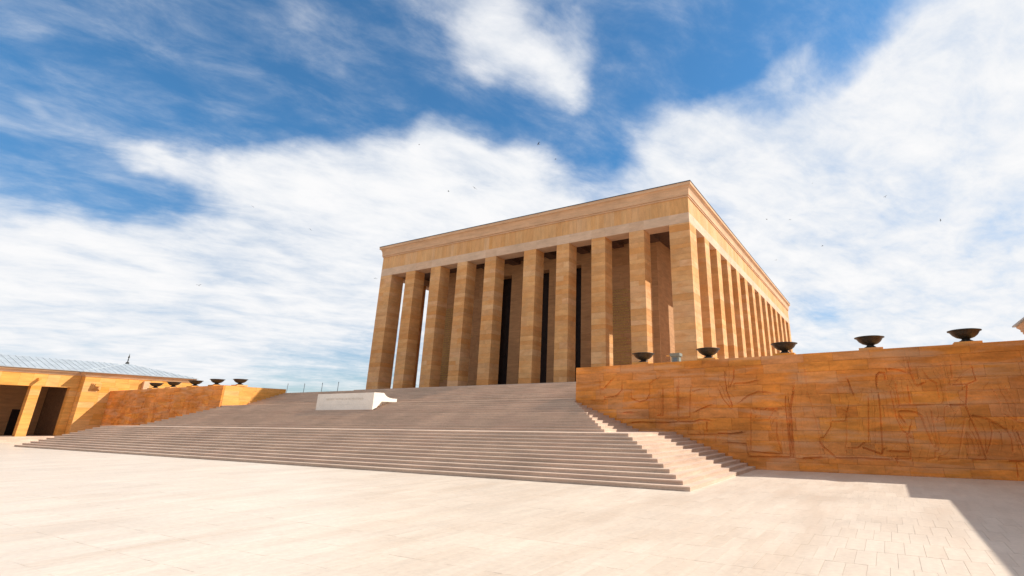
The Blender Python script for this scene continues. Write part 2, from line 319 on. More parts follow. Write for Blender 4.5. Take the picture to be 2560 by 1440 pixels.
# ------------------------------------------------------------------ relief walls
LINES = [[(20.59, 3.39), (21.28, 3.46), (21.66, 3.78), (21.66, 4.02)], [(20.56, 3.45), (20.56, 3.18), (19.76, 3.24)], [(20.28, 4.39), (20.28, 3.84), (20.53, 3.89), (20.98, 4.31)], [(22.23, 3.63), (22.22, 3.31), (22.72, 3.12), (23.13, 3.22), (23.29, 3.5)], [(21.75, 2.58), (22.23, 2.59)], [(23.29, 3.5), (23.25, 2.27)], [(24.08, 3.75), (24.02, 2.39), (23.74, 2.42)], [(24.86, 3.83), (24.83, 3.22), (24.86, 2.12)], [(22.22, 2.06), (22.69, 2.09), (23.38, 2.07), (24.17, 2.06), (24.99, 2.11), (25.68, 2.11), (26.0, 2.2), (26.47, 2.17)], [(24.99, 4.19), (24.89, 2.32), (25.49, 2.32), (25.59, 3.61)], [(25.78, 3.6), (26.1, 3.65)], [(25.82, 2.61), (26.46, 2.85)], [(27.46, 4.5), (27.44, 4.21), (27.49, 3.57), (27.69, 2.89)], [(27.11, 3.57), (27.26, 3.18), (27.58, 2.79)], [(27.92, 4.54), (27.89, 4.14), (27.66, 3.76)], [(27.97, 3.9), (28.56, 3.9), (28.96, 3.99)], [(28.2, 3.1), (28.51, 3.3), (29.05, 3.48), (29.47, 3.43)], [(25.35, 1.83), (25.33, 1.49), (26.78, 1.51), (26.75, 1.18)], [(25.89, 2.08), (25.97, 1.64)], [(26.36, 2.08), (26.33, 1.65)], [(26.93, 1.56), (27.57, 1.55), (28.07, 1.62)], [(27.39, 1.15), (28.21, 1.1), (28.3, 0.54), (30.34, 0.58)], [(28.58, 2.5), (28.42, 0.77), (28.93, 0.74), (29.78, 0.7)], [(28.88, 2.69), (29.67, 2.59), (29.39, 2.18), (28.69, 2.13)], [(30.28, 3.23), (30.22, 2.68), (30.21, 0.58)], [(30.67, 3.4), (30.45, 2.68), (30.37, 0.65)], [(29.75, 2.05), (29.69, 1.51), (29.83, 0.72)], [(29.31, 2.69), (30.04, 2.68)], [(23.32, 3.45), (23.34, 4.08), (23.7, 4.28)], [(23.83, 3.44), (23.79, 2.47)], [(30.69, 3.63), (30.41, 2.77), (30.28, 1.6), (30.35, 0.6)], [(31.31, 3.21), (31.44, 2.49), (31.54, 1.62), (31.5, 1.28), (31.52, 0.6)], [(29.9, 0.53), (30.34, 0.56)], [(30.77, 0.55), (31.54, 0.6)], [(31.56, 1.41), (31.73, 1.43), (32.08, 1.88), (32.13, 2.1), (32.73, 2.12), (32.89, 2.66)], [(31.54, 1.28), (31.68, 1.03), (32.01, 0.74), (32.12, 0.6), (33.16, 0.63), (33.62, 0.61), (34.19, 0.61)], [(32.82, 2.49), (32.67, 1.38), (32.58, 1.01), (33.06, 1.02), (33.32, 1.23)], [(33.3, 1.04), (33.66, 0.91), (33.95, 0.8), (34.04, 1.0)], [(33.79, 3.08), (33.53, 1.32)], [(34.19, 3.63), (34.25, 4.02), (34.39, 4.13), (34.58, 4.1), (34.58, 3.84)], [(34.21, 3.2), (34.17, 2.48), (34.02, 1.0)], [(34.69, 3.32), (34.72, 2.81), (34.75, 2.23), (34.89, 1.75), (35.09, 1.59), (35.2, 1.91)], [(34.93, 3.61), (34.95, 2.77)], [(35.37, 3.56), (35.37, 2.85)], [(34.94, 2.52), (35.2, 2.52), (35.53, 2.46), (35.68, 2.32), (35.75, 1.87), (35.89, 1.25)], [(34.91, 2.32), (35.02, 2.07)], [(35.01, 1.59), (35.05, 0.95), (35.01, 0.65), (34.52, 0.62)], [(34.28, 0.93), (34.53, 0.92), (35.01, 0.93)], [(36.07, 2.48), (36.08, 1.68), (36.09, 0.98), (35.95, 0.97), (35.9, 0.7), (35.58, 0.63)], [(35.57, 4.49), (35.6, 4.02), (35.68, 3.59), (35.78, 3.53), (35.98, 3.63)], [(36.09, 4.04), (36.19, 3.79), (36.45, 3.61), (36.46, 3.04)], [(36.74, 4.23), (36.75, 3.69), (36.72, 3.12), (36.72, 2.71)], [(36.72, 2.75), (36.58, 2.63), (36.46, 2.16), (36.33, 2.12)], [(36.79, 2.75), (37.31, 2.73), (37.39, 2.28), (37.53, 1.58), (37.62, 0.69), (37.16, 0.67)], [(37.39, 2.24), (37.2, 2.22), (36.99, 1.58), (36.69, 0.69), (36.07, 0.65)], [(37.82, 4.18), (37.86, 3.66), (37.53, 3.52), (37.04, 3.52)], [(37.53, 3.54), (37.35, 2.79)], [(37.5, 2.32), (37.95, 2.2), (38.26, 1.97), (38.51, 1.79), (38.6, 1.45), (38.55, 1.05)], [(37.99, 2.08), (38.01, 1.7), (37.87, 1.33), (37.71, 0.99)], [(37.2, 1.62), (37.31, 1.31), (37.32, 1.01)], [(38.37, 3.21), (38.48, 2.78), (38.47, 2.39), (38.87, 2.13), (39.06, 2.02)], [(38.8, 3.24), (38.98, 2.69), (38.91, 2.16)], [(38.81, 1.72), (38.89, 1.2)], [(38.35, 0.68), (38.78, 0.67)], [(38.56, 0.65), (38.51, 0.14)], [(34.45, 0.64), (34.5, 0.5)], [(34.8, 4.26), (35.14, 4.21), (35.42, 4.09)], [(32.58, 3.45), (32.61, 3.01)], [(33.06, 3.88), (33.21, 3.22)], [(31.28, 4.4), (31.28, 3.71)], [(37.11, 4.3), (37.06, 3.84)], [(32.17, 2.58), (32.11, 2.1)], [(34.94, 2.73), (35.94, 2.76)]]
_r = random.Random(3)
# faint drapery and limb strokes between the main outlines
EXTRA = []
for l in LINES:
    if len(l) > 2 or _r.random() < .4:
        (xa, za), (xb, zb) = l[0], l[-1]
        for k in range(_r.choice((1, 2))):
            dx, dz = _r.uniform(-.5, .5), _r.uniform(-.35, .35)
            EXTRA.append([(xa+dx, za+dz), ((xa+xb)/2+dx+_r.uniform(-.2, .2), (za+zb)/2+dz+_r.uniform(-.2, .2)), (xb+dx, zb+dz)])
seg = []
for q_, ls in ((1, LINES), (0, EXTRA)):
    for l in ls:
        wd = _r.uniform(.75, 1.15) if q_ else _r.uniform(.5, .8); dp = (1.25 if abs(l[0][1]-l[-1][1]) < .12 and l[0][1] < 2.6 else _r.choice((.5, .7, .85, 1.0, 1.15))) if q_ else _r.uniform(.08, .22)
        for a, b in zip(l[:-1], l[1:]): seg.append((a[0], a[1], b[0], b[1], wd, dp))
def carve(X, Z, width, depth):
    """outward height of the carved face at wall coordinates (X right, Z up)"""
    P_ = np.stack([X.ravel(), Z.ravel()], 1); best = np.full(len(P_), 9.0); sg = np.zeros(len(P_)); gr = np.zeros(len(P_))
    xlo, xhi = P_[:, 0].min()-.8, P_[:, 0].max()+.8; zlo, zhi = P_[:, 1].min()-.8, P_[:, 1].max()+.8
    for x0, z0, x1, z1, wd, dp in seg:
        if max(x0, x1) < xlo or min(x0, x1) > xhi or max(z0, z1) < zlo or min(z0, z1) > zhi: continue
        dx, dz = x1-x0, z1-z0; l2 = dx*dx+dz*dz+1e-9
        px, pz = P_[:, 0]-x0, P_[:, 1]-z0
        t = np.clip((px*dx+pz*dz)/l2, 0, 1)
        d = np.hypot(px-t*dx, pz-t*dz)
        gr = np.maximum(gr, dp*np.exp(-(d/(width*wd))**4))
        if dp > .3:
            s_ = np.sign(dx*pz-dz*px); m = d < best; best[m] = d[m]; sg[m] = s_[m]
    h = -depth*gr + .028*sg*np.exp(-best/.22)*(1-np.exp(-(best/width)**2))
    lump = .006*np.sin(X.ravel()*2.3+1.3*np.sin(Z.ravel()*2.9))*np.sin(Z.ravel()*3.7+X.ravel()*.9)
    return (h+lump).reshape(X.shape)
def block_face(name, x0, x1, z0, z1, sgn, zs, res, width, depth, off, parent, gap=.0025):
    nx = max(3, int((x1-x0)/res)+1); nz = max(3, int((z1-z0)/res)+1)
    xs = np.linspace(x0+gap, x1-gap, nx); zz = np.linspace(z0+gap, z1-gap, nz)
    X, Z = np.meshgrid(xs, zz); H = carve(X, Z, width, depth)+off
    H[0, :] -= .007; H[-1, :] -= .007; H[:, 0] -= .007; H[:, -1] -= .007
    V = np.stack([sgn*X, YW-H, Z*zs(X)], -1).reshape(-1, 3)
    idx = np.arange(nx*nz).reshape(nz, nx)
    F = np.stack([idx[:-1, :-1], idx[:-1, 1:], idx[1:, 1:], idx[1:, :-1]], -1).reshape(-1, 4)
    rim = list(idx[0, :])+list(idx[1:, -1])+list(idx[-1, -2::-1])+list(idx[-2:0:-1, 0])
    R = V[rim].copy(); R[:, 1] = YW+.16; n0 = len(V); nr = len(rim)
    V = np.vstack([V, R])
    F2 = [(rim[k], n0+k, n0+(k+1) % nr, rim[(k+1) % nr]) for k in range(nr)]
    fl = F.tolist()+F2
    if sgn < 0: fl = [q[::-1] for q in fl]
    me = bpy.data.meshes.new(name); me.from_pydata(V.tolist(), [], fl); me.materials.append(M_REL)
    return fin(bpy.data.objects.new(name, me), parent)
COURSES = [0, .36, .72, 1.25, 1.72, 2.28, 2.76, 3.30, 3.80, 4.30, 4.74, 5.14]
def relief_wall(sgn, label, res, width, depth, xend, zs):
    w = thing('relief_wall', label, 'wall', (sgn*XW, YW, 0), 'relief walls flanking the staircase')
    r = random.Random(11 if sgn > 0 else 23)
    core = MB().box(sgn*(XW+.012), sgn*xend, YW+.10, YW+1.35, 0, 5.02).build('core', M_RJOINT, w)
    for c in range(len(COURSES)-1):
        z0, z1 = COURSES[c], COURSES[c+1]
        xs = split(XW, xend, .8, 2.1, r)
        for a, b in zip(xs[:-1], xs[1:]):
            if stair_z(b) > z1*zs(b)+.03: continue       # buried under the stairs
            block_face('stone_block', a, b, z0, z1, sgn, zs, res, width, depth, r.uniform(-.008, .012)+(.02 if c < 2 else 0), w)
    # coping slabs over the core
    xs = split(XW, xend, 1.3, 2.2, r)
    for a, b in zip(xs[:-1], xs[1:]):
        zt = 5.14*zs((a+b)/2)
        MB().prism_x([(YW+.17, zt-.14), (YW+1.40, zt-.14), (YW+1.40, zt+.004), (YW+.17, zt+.004)], sgn*(a+.004), sgn*(b-.004)).build('coping_stone', M_REL, w)
    # return wall along the third flight, facing the stairs
    ys = YW+.17
    for c in range(6, len(COURSES)-1):
        yy = split(ys, YE-.05, .8, 1.6, r)
        for a, b in zip(yy[:-1], yy[1:]):
            d = r.uniform(0, .008)
            box('return_block', sgn*(XW-d+.001), sgn*(XW+.95), a+.005, b-.005, COURSES[c]+.004, COURSES[c+1]*1.005-.004, M_REL if sgn > 0 else M_TOW, w)
    return w
zsR = lambda X: 1.0+(X-XW)*.0019
zsL = lambda X: 1.012+0*X
relief_wall(1, 'long orange stone wall with carved figure outlines, right of the staircase', .023, .028, .055, 41.43, zsR)
relief_wall(-1, 'shaded orange carved stone wall beyond the left end of the stairs', .07, .06, .07, 41.43, zsL)

# ------------------------------------------------------------------ the mausoleum
W2, DEP, PD = 20.825, 60.2, 1.6
ZL, ZF, ZC0, ZC1 = 20.07, 21.05, 22.63, 24.05
ma = thing('mausoleum', 'monumental sandstone coloured mausoleum with tall square piers and flat roof', 'building', (0, 0, ZT))
MB().box(-21.7, 21.7, -1.0, 61.2, ZT+.004, ZB).build('plinth', M_STEP, ma)
for k in range(6):
    MB().box(-18.9, 18.9, -1.0-(6-k)*.35, -1.002, ZT+.004+k*RIS*(k > 0)-.02*(k > 0), ZT+(k+1)*RIS).build('plinth_step', M_STEP, ma)
FX = [(-20.825, -18.81), (-16.205, -14.613), (-11.946, -10.378), (-7.713, -6.170), (-3.527, -1.926), (1.926, 3.527), (6.170, 7.713), (10.378, 11.946), (14.613, 16.205), (18.81, 20.825)]
PITCH = 4.4423
SY = [(0, 2.011)]+[(2.011+i*PITCH+2.842, 2.011+(i+1)*PITCH) for i in range(12)]+[(DEP-2.011, DEP)]
n_parts = [0]
def pier(x0, x1, y0, y1, seed, parts):
    r = random.Random(seed); zz = [ZB]
    while zz[-1] < ZL-.75: zz.append(zz[-1]+r.uniform(.38, .68))
    zz.append(ZL)
    I = .02
    if parts:
        p = MB().box(x0+I, x1-I, y0+I, y1-I, ZB, ZL-.001).build('pier', M_JOINT, ma)
        for a, b in zip(zz[:-1], zz[1:]):
            d = r.uniform(0, .006)
            cut = r.random() < .22
            if cut:
                xm = x0+(x1-x0)*r.uniform(.35, .65)
                box('stone_block', x0+d, xm-.003, y0+d, y1-d, a+.005, b-.005, M_PIER, p); box('stone_block', xm+.003, x1-d, y0+d, y1-d, a+.005, b-.005, M_PIER, p)
            else:
                box('stone_block', x0+d, x1-d, y0+d, y1-d, a+.005, b-.005, M_PIER, p)
    else:
        m = MB()
        for a, b in zip(zz[:-1], zz[1:]):
            d = r.uniform(0, .006); m.box(x0+d, x1-d, y0+d, y1-d, a+.003, b-.003)
        p = m.build('pier', M_PIER, ma)
        MB().box(x0+I, x1-I, y0+I, y1-I, ZB, ZL-.001).build('pier_core', M_JOINT, p)
for i, (a, b) in enumerate(FX): pier(a, b, 0, PD if 0 < i < 9 else 2.011, 100+i, True)
for i, (a, b) in enumerate(SY[1:]):
    pier(W2-PD if i < 12 else W2-2.011, W2, a, b, 200+i, False); pier(-W2, -W2+(PD if i < 12 else 2.011), a, b, 300+i, False)
for i, (a, b) in enumerate(FX[1:-1]): pier(a, b, DEP-PD, DEP, 400+i, False)
# lintel: a block over every bay and a block over every pier
mid = []
for k in range(9): mid += [FX[k][1], FX[k+1][0]]
xs = [-W2]+mid+[W2]
for k, (a, b) in enumerate(zip(xs[:-1], xs[1:])):
    box('lintel_block', a+.002, b-.002, .004*(k % 2), PD, ZL+(.006 if k % 2 == 0 else 0), ZF-.008, M_LINT, ma)
ys = [PD+.003]
for (a, b) in SY[1:]: ys += [a, b]
for k, (a, b) in enumerate(zip(ys[:-1], ys[1:])):
    for s in (1, -1): box('lintel_block', s*(W2-PD), s*(W2-.004*(k % 2)), a+.002, b-.002, ZL+(.006 if k % 2 == 1 else 0), ZF-.008, M_LINT, ma)
MB().box(-W2+PD+.01, W2-PD-.01, DEP-PD, DEP, ZL+.003, ZF).build('rear_lintel', M_LINT, ma)
# frieze of upright stones
r = random.Random(5)
fx = split(-W2, W2, .42, .95, r)
for a, b in zip(fx[:-1], fx[1:]): box('frieze_block', a+.003, b-.003, .012+r.uniform(0, .012), .6, ZF, ZC0, M_FRIEZE, ma)
fy = split(.605, DEP, .42, .95, r)
for a, b in zip(fy[:-1], fy[1:]): box('frieze_block', W2-.6, W2-.012-r.uniform(0, .012), a+.003, b-.003, ZF, ZC0, M_FRIEZE, ma)
MB().box(-W2+.012, -W2+.6, .605, DEP, ZF, ZC0).build('frieze', M_FRIEZE, ma)
MB().box(-W2+.6, W2-.6, DEP-.6, DEP-.012, ZF, ZC0).build('frieze', M_FRIEZE, ma)
prof = [(-.5, ZC0), (.07, ZC0), (.07, ZC0+.11), (.03, ZC0+.12), (.03, ZC0+.17), (.13, ZC0+.18), (.13, ZC0+.30)]
for k in range(9):
    a = k/8*math.pi/2; prof.append((.13+.27*(1-math.cos(a)), ZC0+.32+.76*math.sin(a)))
prof += [(.44, ZC0+1.10), (.44, ZC1-.03), (-.5, ZC1-.03)]
MB().ring(prof, -W2, W2, 0, DEP).build('cornice', M_CORN, ma)
MB().ring([(.30, ZC1-.028), (.475, ZC1-.028), (.475, ZC1+.05), (.30, ZC1+.05)], -W2, W2, 0, DEP).build('roof_flashing', M_FLASH, ma)
MB().box(-W2+.3, W2-.3, .3, DEP-.3, ZC0-.5, ZC1).build('roof', M_LEAD, ma)
# portico ceiling with beams
MB().box(-W2+PD-.2, W2-PD+.2, PD-.2, DEP-PD+.2, 20.9, 21.2).build('ceiling', M_CEIL, ma)
for (a, b) in FX[1:-1]: box('ceiling_beam', a+.2, b-.2, PD, 5.0, 20.45, 20.92, M_CEIL, ma)
for (a, b) in SY[2:-2]:
    for s in (1, -1): box('ceiling_beam', s*15.5, s*(W2-PD), a+.2, b-.2, 20.45, 20.92, M_CEIL, ma)
# the hall inside the colonnade
XC, YC = 15.5, 5.2
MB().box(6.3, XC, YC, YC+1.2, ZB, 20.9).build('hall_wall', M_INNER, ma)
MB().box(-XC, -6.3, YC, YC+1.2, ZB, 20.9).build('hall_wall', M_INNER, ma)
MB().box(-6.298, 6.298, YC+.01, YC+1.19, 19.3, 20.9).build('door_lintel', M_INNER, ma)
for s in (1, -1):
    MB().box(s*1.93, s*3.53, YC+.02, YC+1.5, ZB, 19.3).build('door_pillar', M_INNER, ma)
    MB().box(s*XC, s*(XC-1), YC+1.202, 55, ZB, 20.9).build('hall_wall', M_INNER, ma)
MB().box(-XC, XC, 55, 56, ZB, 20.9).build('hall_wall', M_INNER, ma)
for a, b in ((-6.28, -3.54), (-1.92, 1.92), (3.54, 6.28)):
    m_ = (a+b)/2
    for c, d in ((a+.01, m_-.01), (m_+.01, b-.01)):
        dr = MB().box(c, d, YC+1.6, YC+1.75, ZB, 19.29).build('bronze_door', M_DOOR, ma)
        for z in np.arange(ZB+.3, 19, 1.9): box('door_panel', c+.15, d-.15, YC+1.56, YC+1.6, z, z+1.6, M_DOOR, dr)
MB().box(-8, 8, YC+1.75, YC+2.2, ZB, 20.9).build('inner_partition', M_DOOR, ma)
# coursed stones of the hall front
r = random.Random(31)
for s in (1, -1):
    zz = split(ZB, 20.85, .7, 1.1, r)
    for a, b in zip(zz[:-1], zz[1:]):
        xx = split(6.3, XC, 1.6, 3.2, r)
        for c, d in zip(xx[:-1], xx[1:]): box('hall_block', s*(c+.004), s*(d-.004), YC-.03-r.uniform(0, .006), YC, a+.004, b-.004, M_INNER, ma)

def text_mesh(name, txt, size, mat, origin, parent, extrude=.01, spacing=1.3, align='LEFT', res=1):
    cu = bpy.data.curves.new(name, 'FONT'); cu.body = txt; cu.size = size; cu.extrude = extrude; cu.space_line = spacing
    cu.resolution_u = res; cu.align_x = align
    tmp = bpy.data.objects.new('tmp_text', cu); col.objects.link(tmp)
    bpy.context.view_layer.update()
    me = bpy.data.meshes.new_from_object(tmp.evaluated_get(bpy.context.evaluated_depsgraph_get()))
    bpy.data.objects.remove(tmp)
    me.transform(Matrix.Translation(Vector(origin)) @ Matrix.Rotation(math.pi/2, 4, 'X'))
    me.materials.clear(); me.materials.append(mat)
    return fin(bpy.data.objects.new(name, me), parent)
def wrap(t, n):
    out, cur = [], ''
    for w_ in t.split():
        if len(cur)+len(w_)+1 > n: out.append(cur); cur = w_
        else: cur = (cur+' '+w_).strip()
    return '\n'.join(out+[cur])
HIT = ("EY TÜRK GENÇLİĞİ! BİRİNCİ VAZİFEN, TÜRK İSTİKLÂLİNİ, TÜRK CUMHURİYETİNİ, İLELEBET MUHAFAZA VE MÜDAFAA ETMEKTİR. "
 "MEVCUDİYETİNİN VE İSTİKBALİNİN YEGÂNE TEMELİ BUDUR. BU TEMEL, SENİN EN KIYMETLİ HAZİNENDİR. İSTİKBALDE DAHİ, SENİ BU HAZİNEDEN MAHRUM ETMEK İSTEYECEK DAHİLÎ VE HARİCÎ BEDHAHLARIN OLACAKTIR. "
 "BİR GÜN, İSTİKLÂL VE CUMHURİYETİ MÜDAFAA MECBURİYETİNE DÜŞERSEN, VAZİFEYE ATILMAK İÇİN, İÇİNDE BULUNACAĞIN VAZİYETİN İMKÂN VE ŞERAİTİNİ DÜŞÜNMEYECEKSİN! BU İMKÂN VE ŞERAİT, ÇOK NAMÜSAİT BİR MAHİYETTE TEZAHÜR EDEBİLİR. "
 "İSTİKLÂL VE CUMHURİYETİNE KASTEDECEK DÜŞMANLAR, BÜTÜN DÜNYADA EMSALİ GÖRÜLMEMİŞ BİR GALİBİYETİN MÜMESSİLİ OLABİLİRLER. CEBREN VE HİLE İLE AZİZ VATANIN BÜTÜN KALELERİ ZAPT EDİLMİŞ, BÜTÜN TERSANELERİNE GİRİLMİŞ, BÜTÜN ORDULARI DAĞITILMIŞ VE MEMLEKETİN HER KÖŞESİ BİLFİİL İŞGAL EDİLMİŞ OLABİLİR. "
 "BÜTÜN BU ŞERAİTTEN DAHA ELÎM VE DAHA VAHİM OLMAK ÜZERE, MEMLEKETİN DAHİLİNDE İKTİDARA SAHİP OLANLAR GAFLET VE DALÂLET VE HATTÂ HIYANET İÇİNDE BULUNABİLİRLER. HATTÂ BU İKTİDAR SAHİPLERİ, ŞAHSÎ MENFAATLERİNİ MÜSTEVLİLERİN SİYASÎ EMELLERİYLE TEVHİT EDEBİLİRLER. MİLLET, FAKR U ZARURET İÇİNDE HARAP VE BÎTAP DÜŞMÜŞ OLABİLİR. "
 "EY TÜRK İSTİKBALİNİN EVLÂDI! İŞTE, BU AHVAL VE ŞERAİT İÇİNDE DAHİ VAZİFEN, TÜRK İSTİKLÂL VE CUMHURİYETİNİ KURTARMAKTIR! MUHTAÇ OLDUĞUN KUDRET, DAMARLARINDAKİ ASİL KANDA MEVCUTTUR!")
NUT = ("TÜRK MİLLETİ! KURTULUŞ SAVAŞINA BAŞLADIĞIMIZIN 15. YILINDAYIZ. BUGÜN CUMHURİYETİMİZİN 10. YILINI DOLDURDUĞU EN BÜYÜK BAYRAMDIR. KUTLU OLSUN! BU ANDA BÜYÜK TÜRK MİLLETİNİN BİR FERDİ OLARAK BU KUTLU GÜNE KAVUŞMANIN EN DERİN SEVİNCİ VE HEYECANI İÇİNDEYİM. "
 "YURTTAŞLARIM! AZ ZAMANDA ÇOK VE BÜYÜK İŞLER YAPTIK. BU İŞLERİN EN BÜYÜĞÜ, TEMELİ TÜRK KAHRAMANLIĞI VE YÜKSEK TÜRK KÜLTÜRÜ OLAN TÜRKİYE CUMHURİYETİDİR. BUNDAKİ MUVAFFAKİYETİ TÜRK MİLLETİNİN VE ONUN DEĞERLİ ORDUSUNUN BİR VE BERABER OLARAK AZİMKÂRANE YÜRÜMESİNE BORÇLUYUZ. "
 "FAKAT YAPTIKLARIMIZI ASLA KÂFİ GÖREMEYİZ. ÇÜNKÜ DAHA ÇOK VE DAHA BÜYÜK İŞLER YAPMAK MECBURİYETİNDE VE AZMİNDEYİZ. YURDUMUZU DÜNYANIN EN MAMUR VE EN MEDENÎ MEMLEKETLERİ SEVİYESİNE ÇIKARACAĞIZ. MİLLETİMİZİ EN GENİŞ REFAH VASITA VE KAYNAKLARINA SAHİP KILACAĞIZ. MİLLÎ KÜLTÜRÜMÜZÜ MUASIR MEDENİYET SEVİYESİNİN ÜSTÜNE ÇIKARACAĞIZ. "
 "BUNUN İÇİN, BİZCE ZAMAN ÖLÇÜSÜ GEÇMİŞ ASIRLARIN GEVŞETİCİ ZİHNİYETİNE GÖRE DEĞİL, ASRIMIZIN SÜRAT VE HAREKET MEFHUMUNA GÖRE DÜŞÜNÜLMELİDİR. GEÇEN ZAMANA NİSPETLE, DAHA ÇOK ÇALIŞACAĞIZ. DAHA AZ ZAMANDA, DAHA BÜYÜK İŞLER BAŞARACAĞIZ. NE MUTLU TÜRKÜM DİYENE!")
text_mesh('inscription', wrap(HIT, 42), .22, M_GOLD, (-14.6, YC-.05, 15.9), ma, .012, 1.25)
text_mesh('inscription', wrap(NUT, 36), .22, M_GOLD, (8.2, YC-.05, 15.6), ma, .012, 1.30)

# ------------------------------------------------------------------ speaker's podium on the stairs
po = thing('speaker_podium', 'pale marble speaking podium standing halfway up the stairs', 'podium', (0, -18.5, 2.9))
PX = 3.08
MB().box(-PX+.302, PX-.302, -18.536, -17.5, 2.86, 3.236).build('base', M_MARB, po)
MB().box(-PX+.30, PX-.30, -18.53, -18.28, 3.24, 4.02).build('front_panel', M_MARB, po)
MB().box(-PX+.30, PX-.30, -18.28, -16.7, 3.20, 3.30).build('floor', M_MARB, po)
sp = [(-18.532, 2.86), (-18.2, 3.0), (-18.0, 3.2), (-17.80, 3.43), (-16.45, 3.43), (-16.45, 3.66), (-16.85, 3.67), (-17.1, 3.70), (-17.32, 3.76), (-17.48, 3.85), (-17.6, 3.95), (-17.68, 4.022), (-18.532, 4.022)]
for s in (1, -1):
    MB().prism_x(sp if s > 0 else sp, s*(PX-.30), s*PX).build('side_panel', M_MARB, po)
text_mesh('carved_inscription', 'HÂKİMİYET KAYITSIZ ŞARTSIZ MİLLETİNDİR', .20, M_CARVE, (0, -18.534, 3.56), po, .006, 1.0, 'CENTER')

# ------------------------------------------------------------------ corner towers and galleries
def tower(s, label, detailed):
    X0, X1, Y0, Y1, ZE = 41.44, 52.0, -19.76, -9.26, 6.62
    t = thing('corner_tower', label, 'tower', (s*46.7, -14.5, 0), 'low corner towers beside the staircase')
    w = MB().box(s*(X0+.03), s*X1, Y0+.03, Y1, -.02, ZE).build('wall', M_JOINT if detailed else M_TOW, t)
    r = random.Random(41 if s > 0 else 43)
    if detailed:
        zz = split(0, ZE, .48, .66, r)
        for a, b in zip(zz[:-1], zz[1:]):
            yy = split(Y0, Y1, .8, 1.6, r)
            for c, d in zip(yy[:-1], yy[1:]):
                if b < 4.7 and c > YW: continue
                box('stone_block', s*(X0-r.uniform(0, .008)), s*(X0+.12), c+.004, d-.004, a+.004, b-.004, M_TOW, w)
            xx = split(X0+.125, X0+3.0, .8, 1.6, r)
            for c, d in zip(xx[:-1], xx[1:]): box('stone_block', s*(c+.004), s*(d-.004), Y0-r.uniform(0, .008), Y0+.1, a+.004, b-.004, M_TOW, w)
    xa, xb = (X0, X1) if s > 0 else (-X1, -X0)
    MB().ring([(-.4, ZE), (.06, ZE), (.06, ZE+.12), (.12, ZE+.13), (.12, ZE+.25), (.24, ZE+.36), (.24, ZE+.44), (-.4, ZE+.44)], xa, xb, Y0, Y1).build('eave_cornice', M_CORN, t)
    ov = .38; z0 = ZE+.442; ax, ay, az = s*46.7, (Y0+Y1)/2, 8.74
    m = MB(); c = [(xa-ov, Y0-ov), (xb+ov, Y0-ov), (xb+ov, Y1+ov), (xa-ov, Y1+ov)]
    m.v = [(x, y, z0) for x, y in c]+[(x, y, z0+.07) for x, y in c]+[(ax, ay, az)]
    m.f = [(3, 2, 1, 0)]+[(k, (k+1) % 4, 4+(k+1) % 4, 4+k) for k in range(4)]+[(4+k, 4+(k+1) % 4, 8) for k in range(4)]
    rf = m.build('roof', M_LEAD, t)
    # standing seams of the sheet roof
    for k in (range(4) if detailed else ()):
        p, q_ = Vector((*c[k], z0+.07)), Vector((*c[(k+1) % 4], z0+.07)); n = int((q_-p).length/.55); ap = Vector((ax, ay, az))
        nrm = (q_-p).cross(ap-p).normalized(); nrm *= 1 if nrm.z > 0 else -1
        e = (q_-p).normalized()
        for j in range(1, n):
            f = j/n; a = p.lerp(q_, f); h = 1-abs(2*f-1); mid_ = p.lerp(q_, .5); b = a+(ap-mid_)*h*.985
            if (b-a).length < .3: continue
            mm = MB(); mm.v = [tuple(a-e*.025), tuple(a+e*.025), tuple(b+e*.025), tuple(b-e*.025)]+[tuple(v+nrm*.03) for v in (a-e*.018, a+e*.018, b+e*.018, b-e*.018)]
            mm.f = [(4, 5, 6, 7), (0, 1, 5, 4), (1, 2, 6, 5), (2, 3, 7, 6), (3, 0, 4, 7)]
            mm.build('roof_seam', M_SEAM, rf)
    fi = MB().lathe([(.02, 0), (.16, .02), (.20, .12), (.12, .22), (.05, .28), (.045, .42), (.09, .48), (.045, .55), (.04, .68), (.10, .80), (.045, 1.0), (.005, 1.25)], (ax, ay, az-.05), 12).build('spearhead_finial', M_BRONZE, t)
    # pilaster beside the terrace door and a carved bracket on the plaza side
    MB().box(s*(X0-.42), s*(X0-.009), -14.5, -13.92, ZT, 6.45).build('pilaster', M_CORN, t)
    b = MB()
    yc, zc = -18.66, 5.62
    for q_, (pr, hw, zl, zh) in enumerate(((.12, .42, -.36, .36), (.30, .32, -.22, .30), (.48, .22, -.02, .26))): b.box(s*(X0-pr), s*(X0-.009), yc-hw, yc+hw, zc+zl, zc+zh)
    b.build('carved_bracket', M_TOW, t)
    return t
